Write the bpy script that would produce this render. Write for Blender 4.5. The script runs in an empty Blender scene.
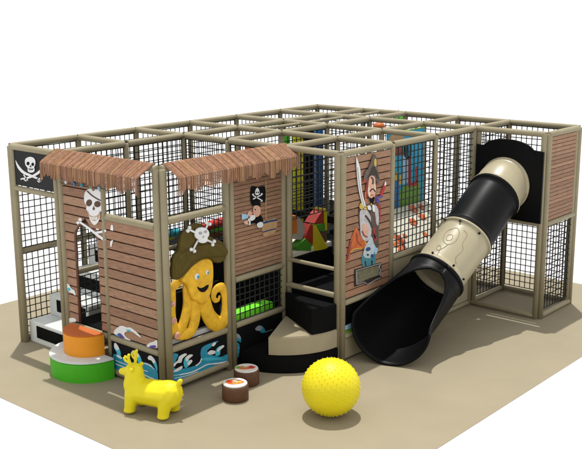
import bpy, bmesh, math, random
from mathutils import Vector, Matrix
random.seed(7)
S = bpy.context.scene
COL = S.collection
pi = math.pi

# ------------------------------------------------------------------ camera numbers (solved from the frame grid)
F, CX, CY, CZ, YAW, PIT, ROL, H = 960, 12.678, -8.134, 5.176, 2.285, -.225, -.006, 3.145
U = [0, 1.187, 2.199, 3.370, 4.424, 5.747]
V = [0, 1.263, 2.469, 3.730, 4.929, 6.183, 7.348]
CAM = Vector((CX, CY, CZ))
FW = Vector((math.cos(PIT)*math.cos(YAW), math.cos(PIT)*math.sin(YAW), math.sin(PIT)))
_r = Vector((math.sin(YAW), -math.cos(YAW), 0)); _u = _r.cross(FW)
RT = _r*math.cos(ROL)+_u*math.sin(ROL); UP = -_r*math.sin(ROL)+_u*math.cos(ROL)

def at(ax, val, px, py):
    """point of the photograph -> point on the real plane x/y/z = val it is printed on"""
    d = FW + RT*((px-291)/F) - UP*((py-224.5)/F)
    return CAM + d*((val-CAM[ax])/d[ax])

def art(ax, val, zo, s, pts):
    return [at(ax, val, zo[0]+x/s, zo[1]+y/s) for x, y in pts]

# ------------------------------------------------------------------ materials
MATS = {}
def mat(name, col, rough=.5, var=.12, scale=6, bump=.0, bscale=60, spec=.4, stretch=(1, 1, 1), attr=False, coat=0):
    if name in MATS: return MATS[name]
    m = bpy.data.materials.new(name); m.use_nodes = True
    nt = m.node_tree; N = nt.nodes; L = nt.links
    b = N['Principled BSDF']
    b.inputs['Roughness'].default_value = rough
    b.inputs['Specular IOR Level'].default_value = spec
    b.inputs['Coat Weight'].default_value = coat
    tc = N.new('ShaderNodeTexCoord'); mp = N.new('ShaderNodeMapping')
    mp.inputs['Scale'].default_value = stretch
    L.new(tc.outputs['Object'], mp.inputs['Vector'])
    nz = N.new('ShaderNodeTexNoise'); nz.inputs['Scale'].default_value = scale
    nz.inputs['Detail'].default_value = 6; nz.inputs['Roughness'].default_value = .6
    L.new(mp.outputs['Vector'], nz.inputs['Vector'])
    rp = N.new('ShaderNodeMapRange'); rp.inputs['From Min'].default_value = .25; rp.inputs['From Max'].default_value = .75
    rp.inputs['To Min'].default_value = 1-var; rp.inputs['To Max'].default_value = 1+var
    L.new(nz.outputs['Fac'], rp.inputs['Value'])
    mx = N.new('ShaderNodeVectorMath'); mx.operation = 'SCALE'
    mx.inputs[0].default_value = col
    L.new(rp.outputs['Result'], mx.inputs['Scale'])
    out = mx.outputs['Vector']
    if attr:
        a = N.new('ShaderNodeAttribute'); a.attribute_name = 'tint'
        m2 = N.new('ShaderNodeVectorMath'); m2.operation = 'MULTIPLY'
        L.new(out, m2.inputs[0]); L.new(a.outputs['Color'], m2.inputs[1]); out = m2.outputs['Vector']
    L.new(out, b.inputs['Base Color'])
    if bump:
        n2 = N.new('ShaderNodeTexNoise'); n2.inputs['Scale'].default_value = bscale; n2.inputs['Detail'].default_value = 4
        L.new(mp.outputs['Vector'], n2.inputs['Vector'])
        bp = N.new('ShaderNodeBump'); bp.inputs['Strength'].default_value = bump; bp.inputs['Distance'].default_value = .01
        L.new(n2.outputs['Fac'], bp.inputs['Height']); L.new(bp.outputs['Normal'], b.inputs['Normal'])
    MATS[name] = m
    return m

FOAM = mat('tan_foam', (.285, .245, .155), .6, .08, 5, .15, 40, .3)
FOAMD = mat('dark_clamp', (.03, .028, .024), .5)
NET = mat('black_net', (.014, .014, .014), .8, .3, 20)
BLACK = mat('black_vinyl', (.006, .006, .0065), .75, .2, 4, .15, 25, .04)
WHITE = mat('white_vinyl', (.62, .64, .62), .45, .05, 4, .12, 20, .4)
CREAM = mat('cream_vinyl', (.60, .57, .47), .5, .05, 4, .1, 20)
BEIGE = mat('beige_vinyl', (.34, .29, .19), .5, .06, 4, .12, 20)
GREEN = mat('green_vinyl', (.055, .40, .012), .45, .08, 4, .12, 20, .3)
LIME = mat('lime_mat', (.16, .75, .02), .5, .08, 4)
ORANGE = mat('orange_vinyl', (.72, .27, .012), .45, .06, 4, .12, 20, .3)
ORANGET = mat('deep_orange_vinyl', (.50, .125, .025), .5, .06, 4, .12, 20, .3)
YELLOW = mat('yellow_vinyl', (.72, .62, .01), .4, .05, 4, .06, 20, .35)
YELRUB = mat('yellow_rubber', (.72, .61, .010), .45, .06, 3, .05, 30, .28)
RED = mat('red_vinyl', (.5, .025, .015), .45, .08, 4)
BLUE = mat('blue_vinyl', (.02, .16, .45), .45, .08, 4)
WOOD = mat('siding_wood', (.295, .165, .100), .6, .48, 5, .25, 9, .25, (1.4, 1.4, 26), True)
WOODGAP = mat('siding_gap', (.035, .015, .010), .8, .3, 10)
THATCH = mat('thatch_reed', (.35, .188, .115), .8, .35, 22, .3, 60, .15, (1, 1, .15), True)
BROWN = mat('brown_wood_print', (.075, .032, .012), .6, .25, 8)
P_WHITE = mat('print_white', (.70, .70, .70), .5, .08, 10)
P_GREY = mat('print_grey', (.30, .31, .32), .5, .15, 12)
P_BLACK = mat('print_black', (.007, .007, .008), .6, .2, 10, spec=.08)
P_CYAN = mat('print_cyan', (.02, .26, .40), .5, .15, 9)
P_AQUA = mat('print_aqua', (.05, .42, .55), .5, .15, 9)
P_NAVY = mat('print_navy', (.02, .05, .17), .5, .15, 9)
P_PURPLE = mat('print_purple', (.08, .05, .30), .5, .15, 9)
P_SKIN = mat('print_skin', (.62, .36, .26), .5, .12, 12)
P_TAN = mat('print_tan', (.42, .26, .13), .5, .15, 10)
P_BROWN = mat('print_brown', (.085, .05, .035), .5, .25, 12)
P_ORANGE = mat('print_orange', (.60, .12, .02), .5, .25, 9)
P_RED = mat('print_red', (.42, .02, .02), .5, .15, 10)
P_PINK = mat('print_pink', (.62, .22, .20), .5, .15, 10)
P_GOLD = mat('print_gold', (.55, .38, .05), .5, .15, 10)
P_OLIVE = mat('print_olive', (.14, .13, .075), .5, .25, 14)
P_TEAL = mat('print_teal', (.05, .20, .24), .5, .2, 12)
P_SKY = mat('print_sky', (.30, .50, .68), .5, .12, 10)
P_GREEN = mat('print_green', (.14, .32, .03), .5, .15, 10)
OCTO = mat('octopus_skin', (.70, .40, .02), .5, .28, 9, .2, 30, .3)
HAT = mat('hat_felt', (.085, .062, .014), .8, .25, 8, .3, 50, .15)
SLIDET = mat('slide_tan', (.37, .325, .21), .36, .05, 2.5, .12, 7, .45)
SLIDEB = mat('slide_black', (.0045, .0045, .005), .42, .1, 3, .08, 8, .10)

# ------------------------------------------------------------------ mesh helpers
def BM(): return bmesh.new()
def box(bm, x0, x1, y0, y1, z0, z1, bev=0):
    t = bmesh.new()
    bmesh.ops.create_cube(t, size=1)
    for v in t.verts:
        v.co = Vector(((x0+x1)/2+v.co.x*(x1-x0), (y0+y1)/2+v.co.y*(y1-y0), (z0+z1)/2+v.co.z*(z1-z0)))
    if bev: bmesh.ops.bevel(t, geom=t.edges[:], offset=bev, segments=2, affect='EDGES', profile=.6)
    merge(bm, t)
def merge(bm, t):
    me = bpy.data.meshes.new('tmp'); t.to_mesh(me); t.free(); bm.from_mesh(me); bpy.data.meshes.remove(me)
def frame_of(d):
    d = d.normalized(); a = Vector((0, 0, 1)) if abs(d.z) < .9 else Vector((1, 0, 0))
    s = d.cross(a).normalized(); return s, s.cross(d).normalized()
def tube(bm, pts, rad, seg=12, cap=True, round_end=False):
    pts = [Vector(p) for p in pts]; n = len(pts)
    if not isinstance(rad, (list, tuple)): rad = [rad]*n
    if round_end:
        d0 = (pts[0]-pts[1]).normalized(); d1 = (pts[-1]-pts[-2]).normalized(); r0, r1 = rad[0], rad[-1]
        a = [(pts[0]+d0*r0*math.sin(t), r0*math.cos(t)) for t in (1.35, .9, .45)]
        b = [(pts[-1]+d1*r1*math.sin(t), r1*math.cos(t)) for t in (.45, .9, 1.35)]
        pts = [p for p, _ in a]+pts+[p for p, _ in b]; rad = [r for _, r in a]+list(rad)+[r for _, r in b]; n = len(pts)
    rings = []; s = None
    for i, p in enumerate(pts):
        d = (pts[min(i+1, n-1)]-pts[max(i-1, 0)]).normalized()
        if s is None: s, t = frame_of(d)
        else:
            s = (s-d*s.dot(d)).normalized(); t = s.cross(d)
        rings.append([bm.verts.new(p+(s*math.cos(2*pi*k/seg)+t*math.sin(2*pi*k/seg))*rad[i]) for k in range(seg)])
    for i in range(n-1):
        for k in range(seg):
            f = bm.faces.new((rings[i][k], rings[i][(k+1) % seg], rings[i+1][(k+1) % seg], rings[i+1][k])); f.smooth = True
    if cap:
        bm.faces.new(rings[0][::-1]); bm.faces.new(rings[-1])
    return rings
def prism(bm, pts, nrm, th):
    """flat outline (3D points) given real thickness along nrm"""
    nrm = Vector(nrm)
    q = []
    for p in pts:
        p = Vector(p)
        if not q or (p-q[-1]).length > 1e-4: q.append(p)
    a = [bm.verts.new(p) for p in q]; b = [bm.verts.new(p+nrm*th) for p in q]
    n = len(q)
    bm.faces.new(a[::-1]); bm.faces.new(b)
    for i in range(n): bm.faces.new((a[i], a[(i+1) % n], b[(i+1) % n], b[i]))
def lathe(bm, prof, c=(0, 0, 0), seg=32, a0=0, a1=2*pi):
    full = abs(a1-a0-2*pi) < 1e-6
    n = seg if full else seg+1
    rings = []
    for r, z in prof:
        rings.append([bm.verts.new((c[0]+r*math.cos(a0+(a1-a0)*k/seg), c[1]+r*math.sin(a0+(a1-a0)*k/seg), c[2]+z)) for k in range(n)])
    for i in range(len(prof)-1):
        for k in range(seg):
            f = bm.faces.new((rings[i][k], rings[i][(k+1) % n], rings[i+1][(k+1) % n], rings[i+1][k])); f.smooth = True
    return rings
def sector(bm, c, R, a0, a1, z0, z1, seg=24, bev=.012):
    t = bmesh.new()
    pts = [Vector((c[0], c[1], z0))]+[Vector((c[0]+R*math.cos(a0+(a1-a0)*k/seg), c[1]+R*math.sin(a0+(a1-a0)*k/seg), z0)) for k in range(seg+1)]
    prism(t, pts, (0, 0, 1), z1-z0)
    bmesh.ops.recalc_face_normals(t, faces=t.faces)
    if bev: bmesh.ops.bevel(t, geom=[e for e in t.edges if abs(e.verts[0].co.z-e.verts[1].co.z) < 1e-6 and e.verts[0].co.z > z0+1e-4], offset=bev, segments=2, affect='EDGES')
    merge(bm, t)
def ell(c, a, b, n=18, rot=0):
    return [(c[0]+a*math.cos(t)*math.cos(rot)-b*math.sin(t)*math.sin(rot), c[1]+a*math.cos(t)*math.sin(rot)+b*math.sin(t)*math.cos(rot)) for t in [2*pi*k/n for k in range(n)]]
def sphere(bm, c, r, sub=3, sc=(1, 1, 1), M=None):
    t = bmesh.new(); bmesh.ops.create_icosphere(t, subdivisions=sub, radius=1)
    for v in t.verts:
        p = Vector((v.co.x*r*sc[0], v.co.y*r*sc[1], v.co.z*r*sc[2]))
        v.co = (M @ p if M else p)+Vector(c)
    for f in t.faces: f.smooth = True
    merge(bm, t)

def link(name, bm, m, parent=None, recalc=True):
    if recalc: bmesh.ops.recalc_face_normals(bm, faces=bm.faces)
    me = bpy.data.meshes.new(name)
    if parent is not None:
        off = Vector((0, 0, 0)); p = parent
        while p is not None: off += p.location; p = p.parent
        if parent.get('_local'): off = Vector((0, 0, 0))
        bmesh.ops.translate(bm, verts=bm.verts, vec=-off)
    bm.to_mesh(me); bm.free(); me.materials.append(m)
    o = bpy.data.objects.new(name, me); COL.objects.link(o)
    if parent is not None: o.parent = parent
    return o
def thing(name, label, cat, loc, group=None, rz=0, local=False):
    o = bpy.data.objects.new(name, None); COL.objects.link(o)
    o.empty_display_size = .2
    o.location = loc; o.rotation_euler = (0, 0, rz)
    o['label'] = label; o['category'] = cat
    if group: o['group'] = group
    if local: o['_local'] = 1
    return o
def tag(o, label, cat, group=None):
    o['label'] = label; o['category'] = cat
    if group: o['group'] = group
    return o
def rebase(o, loc):
    """top-level mesh: put its origin at the base of the thing"""
    loc = Vector(loc); o.data.transform(Matrix.Translation(-loc)); o.location = loc; return o
def tint(bm_faces_vals, bm):
    lay = bm.loops.layers.float_color.get('tint') or bm.loops.layers.float_color.new('tint')
    for fs, v in bm_faces_vals:
        for f in fs:
            for l in f.loops: l[lay] = (v[0], v[1], v[2], 1)

# ------------------------------------------------------------------ setting: floor and white surroundings
bm = BM()
R_ = 70
n = 48
bm.faces.new([bm.verts.new((3+R_*math.cos(2*pi*k/n), 3+R_*math.sin(2*pi*k/n), -.004)) for k in range(n)])
g = link('ground', bm, mat('white_ground', (.62, .62, .62), .9, .01, 1, spec=.1)); g['kind'] = 'structure'
bm = BM()
bm.faces.new([bm.verts.new(p) for p in ((-1.97, -1.52, 0), (7.06, -1.52, 0), (7.06, 8.62, 0), (-1.97, 8.62, 0))])
g = link('floor', bm, mat('tan_floor', (.290, .248, .166), .75, .05, 1.3, .06, 120, .2)); g['kind'] = 'structure'

# ------------------------------------------------------------------ play frame: posts, beams, rails, nets, decks
frame = thing('play_frame', 'large frame of tan padded posts and beams hung with black netting', 'climbing frame', (2.8, 3.7, 0))
pr = .047
ZB = H-.03
def post(x, y, z1=None, r=pr, z0=0.0):
    z1 = z1 or H-.02
    bm = BM(); tube(bm, [(x, y, z0), (x, y, z1-.02), (x, y, z1)], [r, r, r*.8], 16)
    o = link('post', bm, FOAM, frame)
    if z1 > 3:
        bm = BM(); tube(bm, [(x, y, z1-.001), (x, y, z1+.034)], .02, 10); link('clamp', bm, FOAMD, o)
        o.children
nodes = [(0, j) for j in range(7)]+[(1, j) for j in range(7)]+[(i, j) for i in (2, 3, 4) for j in range(2, 7)]+[(5, 5), (5, 6)]
double = {(1, 0): ((-.055, 0), (.05, 0)), (3, 2): ((0, -.05), (.05, .035)), (4, 2): ((-.055, 0), (.0, .055)),
          (5, 5): ((-.06, 0), (0, .06)), (4, 5): ((0, -.05), (.055, .03)), (0, 0): ((.0, 0), (.06, .005)), (5, 6): ((0, 0), (-.02, -.09))}
for nd in nodes:
    x, y = U[nd[0]], V[nd[1]]
    for dx, dy in double.get(nd, ((0, 0),)): post(x+dx, y+dy)
for dx, dy in ((-.065, 0), (.02, .05)): post(U[3]+dx, dy, H-.03, .05)
for dy in (-.05, .05): post(U[3], V[1]+dy, H-.06)
post(U[2]-.0, 0, H-.06, .036)

def beam(p0, p1, r=.049, name='beam', gap=.03):
    p0, p1 = Vector(p0), Vector(p1); d = (p1-p0).normalized()
    bm = BM(); tube(bm, [p0+d*gap, p0+d*(gap+.012), p1-d*(gap+.012), p1-d*gap], [r*.82, r, r, r*.82], 16)
    return link(name, bm, FOAM, frame)
def bv(i, j0, j1):
    for j in range(j0, j1): beam((U[i], V[j], ZB), (U[i], V[j+1], ZB))
def bu(j, i0, i1):
    for i in range(i0, i1): beam((U[i], V[j], ZB), (U[i+1], V[j], ZB))
bv(0, 0, 6); bv(1, 0, 6); bv(2, 2, 6); bv(3, 0, 6); bv(4, 2, 6); bv(5, 5, 6)
bu(0, 0, 3); bu(1, 0, 1)
for j in (2, 3, 4): bu(j, 0, 4)
bu(5, 0, 5); bu(6, 0, 5)
rails = []
def rail(p0, p1, r=.042): beam(p0, p1, r, 'rail', .04)
for z in (2.48,): rail((0, 0, z), (U[1], 0, z))
for j in range(6):
    rail((0, V[j], .05), (0, V[j+1], .05)); rail((0, V[j], 1.46), (0, V[j+1], 1.46))
for i in range(5): rail((U[i], V[6], .05), (U[i+1], V[6], .05))
rail((U[2], 0, 2.33), (U[3]-.065, 0, 2.33), .05)
rail((U[1]+.05, 0, .57), (U[2], 0, .57)); rail((U[2], 0, .57), (U[3]-.065, 0, .57), .046); rail((U[2], 0, .07), (U[3]-.065, 0, .07), .05)
rail((U[3], .05, 2.41), (U[3], V[1]-.05, 2.41), .05); rail((U[3], .05, .62), (U[3], V[1]-.05, .62), .048); rail((U[3], .05, .11), (U[3], V[1]-.05, .11), .05)
rail((U[3], V[1]+.05, 1.33), (U[3], V[2], 1.33), .046); rail((U[3], V[1]+.05, .64), (U[3], V[2], .64), .048)
rail((U[3], V[2], 1.02), (U[4]-.05, V[2], 1.02)); rail((U[3], V[2], 1.42), (U[4]-.05, V[2], 1.42), .03)
rail((U[4], V[2]+.05, .90), (U[4], V[3], .90), .046); rail((U[4], V[2]+.05, .38), (U[4], V[3], .38), .04)
rail((U[4], V[3], 1.34), (U[4], V[4], 1.34), .046); rail((U[4], V[4], 1.34), (U[4], V[5], 1.34), .046)
rail((U[4], V[3], .05), (U[4], V[4], .05)); rail((U[4], V[4], .05), (U[4], V[5], .05)); rail((U[4], V[5], .05), (U[4], V[6], .05))
rail((U[4], V[5], 1.63), (U[5], V[5], 1.63), .046); rail((U[4], V[5], .05), (U[5], V[5], .05))
rail((U[5], V[5]+.06, 1.62), (U[5], V[6], 1.62), .046); rail((U[5], V[5]+.06, .05), (U[5], V[6], .05), .05)
rail((U[4], V[6], 1.63), (U[5], V[6], 1.63), .046)

def net(ax, val, a0, a1, z0, z1, sp=.105, w=.017, d=.012):
    bm = BM()
    a0 += .05; a1 -= .05
    na = max(1, round((a1-a0)/sp)); nz = max(1, round((z1-z0)/sp))
    jit = lambda: random.uniform(-.006, .006)
    P = lambda a, b, z: (val+b, a, z) if ax == 0 else (a, val+b, z)
    # each cord sags a little: three short straight pieces
    for k in range(na+1):
        a = a0+(a1-a0)*k/na; q = [(a+(jit() if 0 < t < 3 else 0), z0+(z1-z0)*t/3) for t in range(4)]
        for (b0, c0), (b1, c1) in zip(q, q[1:]): tube(bm, [P(b0, 0, c0), P(b1, 0, c1)], w*.5, 5, False)
    for k in range(nz+1):
        z = z0+(z1-z0)*k/nz; q = [(a0+(a1-a0)*t/3, z+(jit() if 0 < t < 3 else 0)) for t in range(4)]
        for (b0, c0), (b1, c1) in zip(q, q[1:]): tube(bm, [P(b0, .006, c0), P(b1, .006, c1)], w*.5, 5, False)
    return link('net', bm, NET, frame, recalc=False)
for j in range(6):
    net(0, 0, V[j], V[j+1], .12, 1.41); net(0, 0, V[j], V[j+1], 1.51, 3.06)
for i in range(5): net(1, V[6], U[i], U[i+1], .12, 3.06)
net(0, U[4], V[3], V[4], 1.40, 3.06); net(0, U[4], V[4], V[5], 1.40, 3.06); net(0, U[4], V[5], V[6], .12, 3.06)
net(0, U[5], V[5]+.05, V[6], .16, 1.56)
net(0, U[3], V[1]+.04, V[2], .70, 1.28)
net(0, U[1], V[0], V[1], 1.5, 3.06); net(0, U[1], V[1], V[2], 1.5, 3.06)
net(1, V[2], U[1], U[2], 1.5, 3.06); net(1, V[2], U[2], U[3], 1.5, 3.06)
net(0, U[3], V[2], V[3], 2.0, 3.06); net(0, U[2], V[3], V[4], 1.5, 3.06); net(0, U[2], V[4], V[5], 1.5, 3.06)
net(0, U[1], V[0], V[1], .64, 1.22)
rail((U[1], 0.03, 1.30), (U[1], V[1], 1.30)); rail((U[1], V[1], 1.30), (U[1], V[2], 1.30))

def deck(x0, x1, y0, y1, z0, z1, m=BLACK):
    bm = BM(); box(bm, x0, x1, y0, y1, z0, z1, .015); return link('deck', bm, m, frame)
g_ = .07
deck(U[1]+g_, U[2]-.003, g_, V[2]-.12, .50, .60); deck(U[2]+.003, U[3]-g_, g_, V[2]-.12, .50, .60)
for i in (0, 1, 2):
    for j in (2, 3, 4, 5):
        if i == 0 and j < 2: continue
        deck(U[i]+.055, U[i+1]-.055, V[j]+.055, V[j+1]-.055, 1.10, 1.20)
deck(U[3]+.055, U[4]-.055, V[2]+.06, V[3]-.055, .88, .98)
deck(U[3]+.055, U[4]-.055, V[3]+.055, V[4]-.055, 1.0, 1.1); deck(U[3]+.055, U[4]-.055, V[4]+.055, V[5]-.055, 1.0, 1.1)
deck(U[4]+.06, U[5]-.06, V[5]+.06, V[6]-.06, 1.58, 1.66)
def pad(ax, val, a0, a1, z0, z1, th=.06, m=BLACK):
    bm = BM()
    if ax == 0: box(bm, val-th/2, val+th/2, a0, a1, z0, z1, .012)
    else: box(bm, a0, a1, val-th/2, val+th/2, z0, z1, .012)
    return link('padded_wall', bm, m, frame)
pad(1, V[2], U[1]+.06, U[2]-.05, .02, 1.20); pad(1, V[2], U[2]+.05, U[3]-.06, .02, 1.20)  # black walls added to keep the interior behind the octopus dark
pad(0, U[3]-.07, V[2]+.06, V[3]-.05, .02, 1.36)
pad(0, U[4]-.06, V[2]+.09, V[3]-.05, .42, .86); pad(1, V[2]+.06, U[3]+.09, U[4]-.09, .02, .97)
for j in (3, 4): pad(0, U[4]-.01, V[j]+.05, V[j+1]-.05, .1, 1.29, .05, BEIGE)
pad(0, U[1], V[2]+.06, V[3]-.06, .02, 1.09)
for i in (1, 2): pad(1, V[4], U[i]+.06, U[i+1]-.06, .02, 1.09)

# ------------------------------------------------------------------ plank panels
def plank_panel(name, label, ax, val, a0, a1, z0, z1, pitch, hole=None):
    """lapped boards on the plane ax = val, facing -y (ax 1) or +x (ax 0)"""
    P = (lambda a, b, z: Vector((a, val-b, z))) if ax == 1 else (lambda a, b, z: Vector((val+b, a, z)))
    base = P((a0+a1)/2, 0, z0)
    root = thing(name, label, 'panel', base, 'plank panels')
    bm = BM(); lay = bm.loops.layers.float_color.new('tint')
    nr = round((z1-z0)/pitch); pt = (z1-z0)/nr
    for k in range(nr):
        zb = z0+k*pt+pt*.16; zt = z0+(k+1)*pt
        spans = [((a0, a0), (a1, a1))]
        if hole:
            hb, ht = hole(zb), hole(zt)
            if hb and not ht: ht = ((hb[0]+hb[1])/2-.01, (hb[0]+hb[1])/2+.01)
            if hb: spans = [((a0, a0), (hb[0], ht[0])), ((hb[1], ht[1]), (a1, a1))]
        for (l0, l1), (r0, r1) in spans:
            c = random.uniform(.82, 1.15); w = random.uniform(.95, 1.06)
            prof = [(zb, -.012, l0, r0), (zb, .019, l0, r0), (zb+.004, .021, l0, r0), (zt-.003, .012, l1, r1), (zt, .010, l1, r1), (zt, -.012, l1, r1)]
            L = [bm.verts.new(P(l, b, z)) for z, b, l, r in prof]; R = [bm.verts.new(P(r, b, z)) for z, b, l, r in prof]
            fs = [bm.faces.new(L), bm.faces.new(R[::-1])]
            m = len(prof)
            for q in range(m): fs.append(bm.faces.new((L[q], R[q], R[(q+1) % m], L[(q+1) % m])))
            for f in fs:
                for l in f.loops: l[lay] = (c, c*w, c*w, 1)
    link('boards', bm, WOOD, root)
    bm = BM()
    def bx(b0, b1, zz0, zz1):
        q0, q1 = P(b0, -.028, zz0), P(b1, -.0125, zz1)
        box(bm, min(q0.x, q1.x), max(q0.x, q1.x), min(q0.y, q1.y), max(q0.y, q1.y), zz0, zz1)
    if hole:
        h = hole.rect; bx(a0, h[0], z0, z1); bx(h[1], a1, z0, z1); bx(h[0], h[1], h[3]+.002, z1)
        if h[2] > z0+.01: bx(h[0], h[1], z0, h[2])
    else: bx(a0, a1, z0, z1)
    link('backing_board', bm, WOODGAP, root)
    return root

ONE_PIECE = ('teeth', 'sign_scroll', 'skull', 'sword', 'mast', 'crossbone')
def decal(root, name, ax, val, polys, m, lift, zo=None, s=1, th=.003):
    """printed cut-outs laid on a panel: list of outlines, photo -> plane"""
    nrm = (0, -1, 0) if ax == 1 else (1, 0, 0)
    o = None; bm = None
    for pl in polys:
        if bm is None: bm = BM()
        pts = art(ax, val, zo or (0, 0), s, pl)
        pts = [p+Vector(nrm)*lift for p in pts]
        prism(bm, pts, nrm, th)
        if name not in ONE_PIECE: o = link(name, bm, m, root); bm = None
    return o if bm is None else link(name, bm, m, root)
LF = .0225
st = .0034

def stroke(pts, w):
    """outline of a brush stroke along 2D points; w = width or list"""
    n = len(pts); w = w if isinstance(w, (list, tuple)) else [w]*n
    a, b = [], []
    for i, (x, y) in enumerate(pts):
        x0, y0 = pts[max(i-1, 0)]; x1, y1 = pts[min(i+1, n-1)]
        d = math.hypot(x1-x0, y1-y0) or 1; nx, ny = -(y1-y0)/d, (x1-x0)/d
        a.append((x+nx*w[i]/2, y+ny*w[i]/2)); b.append((x-nx*w[i]/2, y-ny*w[i]/2))
    return a+b[::-1]
def smooth(pts, n=5, closed=False):
    out = []; m = len(pts)
    rng = range(m if closed else m-1)
    for i in rng:
        g = lambda k: pts[k % m] if closed else pts[max(0, min(m-1, k))]
        p0, p1, p2, p3 = g(i-1), g(i), g(i+1), g(i+2)
        for k in range(n):
            t = k/n
            out.append(tuple(.5*((2*p1[c])+(-p0[c]+p2[c])*t+(2*p0[c]-5*p1[c]+4*p2[c]-p3[c])*t*t+(-p0[c]+3*p1[c]-3*p2[c]+p3[c])*t**3) for c in range(len(p1))))
    if not closed: out.append(tuple(pts[-1]))
    return out

# --- black pirate flag banner in the entrance bay
root = thing('flag_banner', 'black banner with white skull and crossed swords above the netted entrance bay', 'banner', (.55, 0, 2.55))
bm = BM(); box(bm, .075, 1.085, -.012, .012, 2.535, 3.065, .004); link('cloth', bm, mat('black_cloth', (.008, .008, .009), .6, .4, 5, .5, 6, .25), root)
zo, s = (0, 130), 8.314
decal(root, 'sword', 1, 0, [smooth([(136, 250), (160, 290), (205, 340), (262, 368), (322, 396), (318, 408), (255, 385), (195, 360), (152, 310)], 3, True),
      stroke([(318, 420), (330, 432), (352, 412)], 9), stroke([(318, 398), (345, 428)], 9), stroke([(330, 402), (362, 402)], 10)], P_WHITE, .0125, zo, s)
decal(root, 'sword', 1, 0, [smooth([(384, 248), (368, 292), (330, 338), (280, 372), (222, 396), (228, 406), (290, 388), (345, 352), (378, 310)], 3, True),
      stroke([(205, 370), (222, 395), (240, 418)], 9), stroke([(222, 400), (200, 402), (180, 408)], 11), stroke([(205, 408), (228, 424)], 8)], P_WHITE, .0132+.003, zo, s)
sk = decal(root, 'skull', 1, 0, [smooth([(218, 262), (224, 238), (245, 225), (268, 222), (292, 232), (304, 256), (303, 288), (295, 306), (298, 332), (288, 348), (262, 352), (242, 340), (240, 314), (224, 292)], 4, True)], P_WHITE, .020, zo, s)
decal(root, 'eye_socket', 1, 0, [ell((245, 277), 12, 15)], P_BLACK, .0242, zo, s); decal(root, 'eye_socket', 1, 0, [ell((284, 284), 11, 14)], P_BLACK, .0242, zo, s)
decal(root, 'nose', 1, 0, [[(266, 290), (258, 306), (274, 308)]], P_BLACK, .0242, zo, s)
decal(root, 'teeth', 1, 0, [stroke([(248, 320), (268, 326), (290, 322)], 4)]+[stroke([(x, 318), (x, 334)], 3) for x in (258, 270, 281)], P_BLACK, .0242, zo, s)

# --- skull wall with the arched doorway
HX0, HX1, HZ0, HZS, HZT = 1.50, 2.045, .62, 1.93, 2.16
def hole(z):
    if z > HZT-.005 or z < HZ0: return None
    c, hw = (HX0+HX1)/2, (HX1-HX0)/2
    if z < HZS: return (HX0, HX1)
    t = (z-HZS)/(HZT-HZS); w = hw*math.sqrt(max(0, 1-t*t)); return (c-w, c+w)
hole.rect = (HX0-.001, HX1+.001, HZ0, HZT)
root = thing  # placeholder name, replaced below
root = plank_panel('plank_wall', 'brown plank wall with an arched doorway under a large white skull', 1, .0, U[1]+.10, U[2]-.035, .62, 3.06, .133, hole)
bm = BM()
pts = [(HX0, .005, HZ0)]+[(HX0+.005+(HX1-HX0-.01)*.5*(1-math.cos(t)), .005, HZS+(HZT-HZS)*math.sin(t)) for t in [pi*k/12 for k in range(13)]]+[(HX1, .005, HZ0)]
tube(bm, pts, .022, 8); link('door_trim', bm, mat('door_trim', (.12, .055, .035), .6, .25, 8), root)
zo, s = (40, 180), 8.314
decal(root, 'skull', 1, 0, [smooth([(378, 155), (382, 112), (400, 82), (435, 70), (455, 92), (475, 76), (505, 86), (524, 125), (528, 172), (520, 200), (530, 226), (522, 256), (512, 265), (508, 312), (492, 350), (466, 372), (444, 356), (424, 318), (410, 262), (396, 238), (400, 212), (384, 188)], 3, True)], P_WHITE, LF, zo, s)
decal(root, 'eye_socket', 1, 0, [ell((421, 188), 24, 29, rot=.3)], BROWN, LF+st, zo, s); decal(root, 'eye_socket', 1, 0, [ell((491, 198), 27, 26, rot=-.2)], BROWN, LF+st, zo, s)
decal(root, 'nose', 1, 0, [[(460, 212), (449, 240), (459, 250), (470, 240)]], BROWN, LF+st, zo, s)
decal(root, 'eye_patch_strap', 1, 0, [stroke(smooth([(405, 88), (440, 122), (490, 155), (524, 170)], 4), 9)], BROWN, LF+2*st, zo, s)
decal(root, 'mouth', 1, 0, [stroke(smooth([(414, 255), (428, 296), (462, 312), (496, 296), (508, 256)], 4), [5, 12, 14, 12, 5]*1 + [9]*12)] if False else [smooth([(412, 250), (425, 288), (462, 300), (497, 285), (509, 252), (505, 300), (488, 328), (462, 338), (436, 322), (420, 290)], 3, True)], P_TAN, LF+st, zo, s)
decal(root, 'teeth', 1, 0, [stroke([(x, 302), (x+1, 330)], 9) for x in (434, 447, 460, 473, 486)], P_WHITE, LF+2*st, zo, s)
zo, s = (50, 220), 8.314
decal(root, 'crossbone', 1, 0, [stroke([(258, 14), (330, 62), (400, 118), (470, 170)], [16, 17, 20, 22]), ell((244, 20), 14, 12), ell((262, -6), 15, 13)], P_WHITE, LF, zo, s)
decal(root, 'crossbone', 1, 0, [stroke([(385, 105), (430, 98), (480, 85)], [16, 20, 18])], P_WHITE, LF+st, zo, s)
zo = (50, 270)
decal(root, 'wave_splash', 1, 0, [smooth([(140, 140), (142, 112), (168, 118), (188, 150), (215, 170), (222, 210), (200, 190), (170, 180)], 3, True), smooth([(155, 410), (185, 395), (220, 400), (228, 425), (190, 430), (160, 440)], 3, True)], P_WHITE, LF, zo, s)
decal(root, 'wave_splash', 1, 0, [ell((168, 158), 16, 13, rot=.5)], P_AQUA, LF+st, zo, s)

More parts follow.
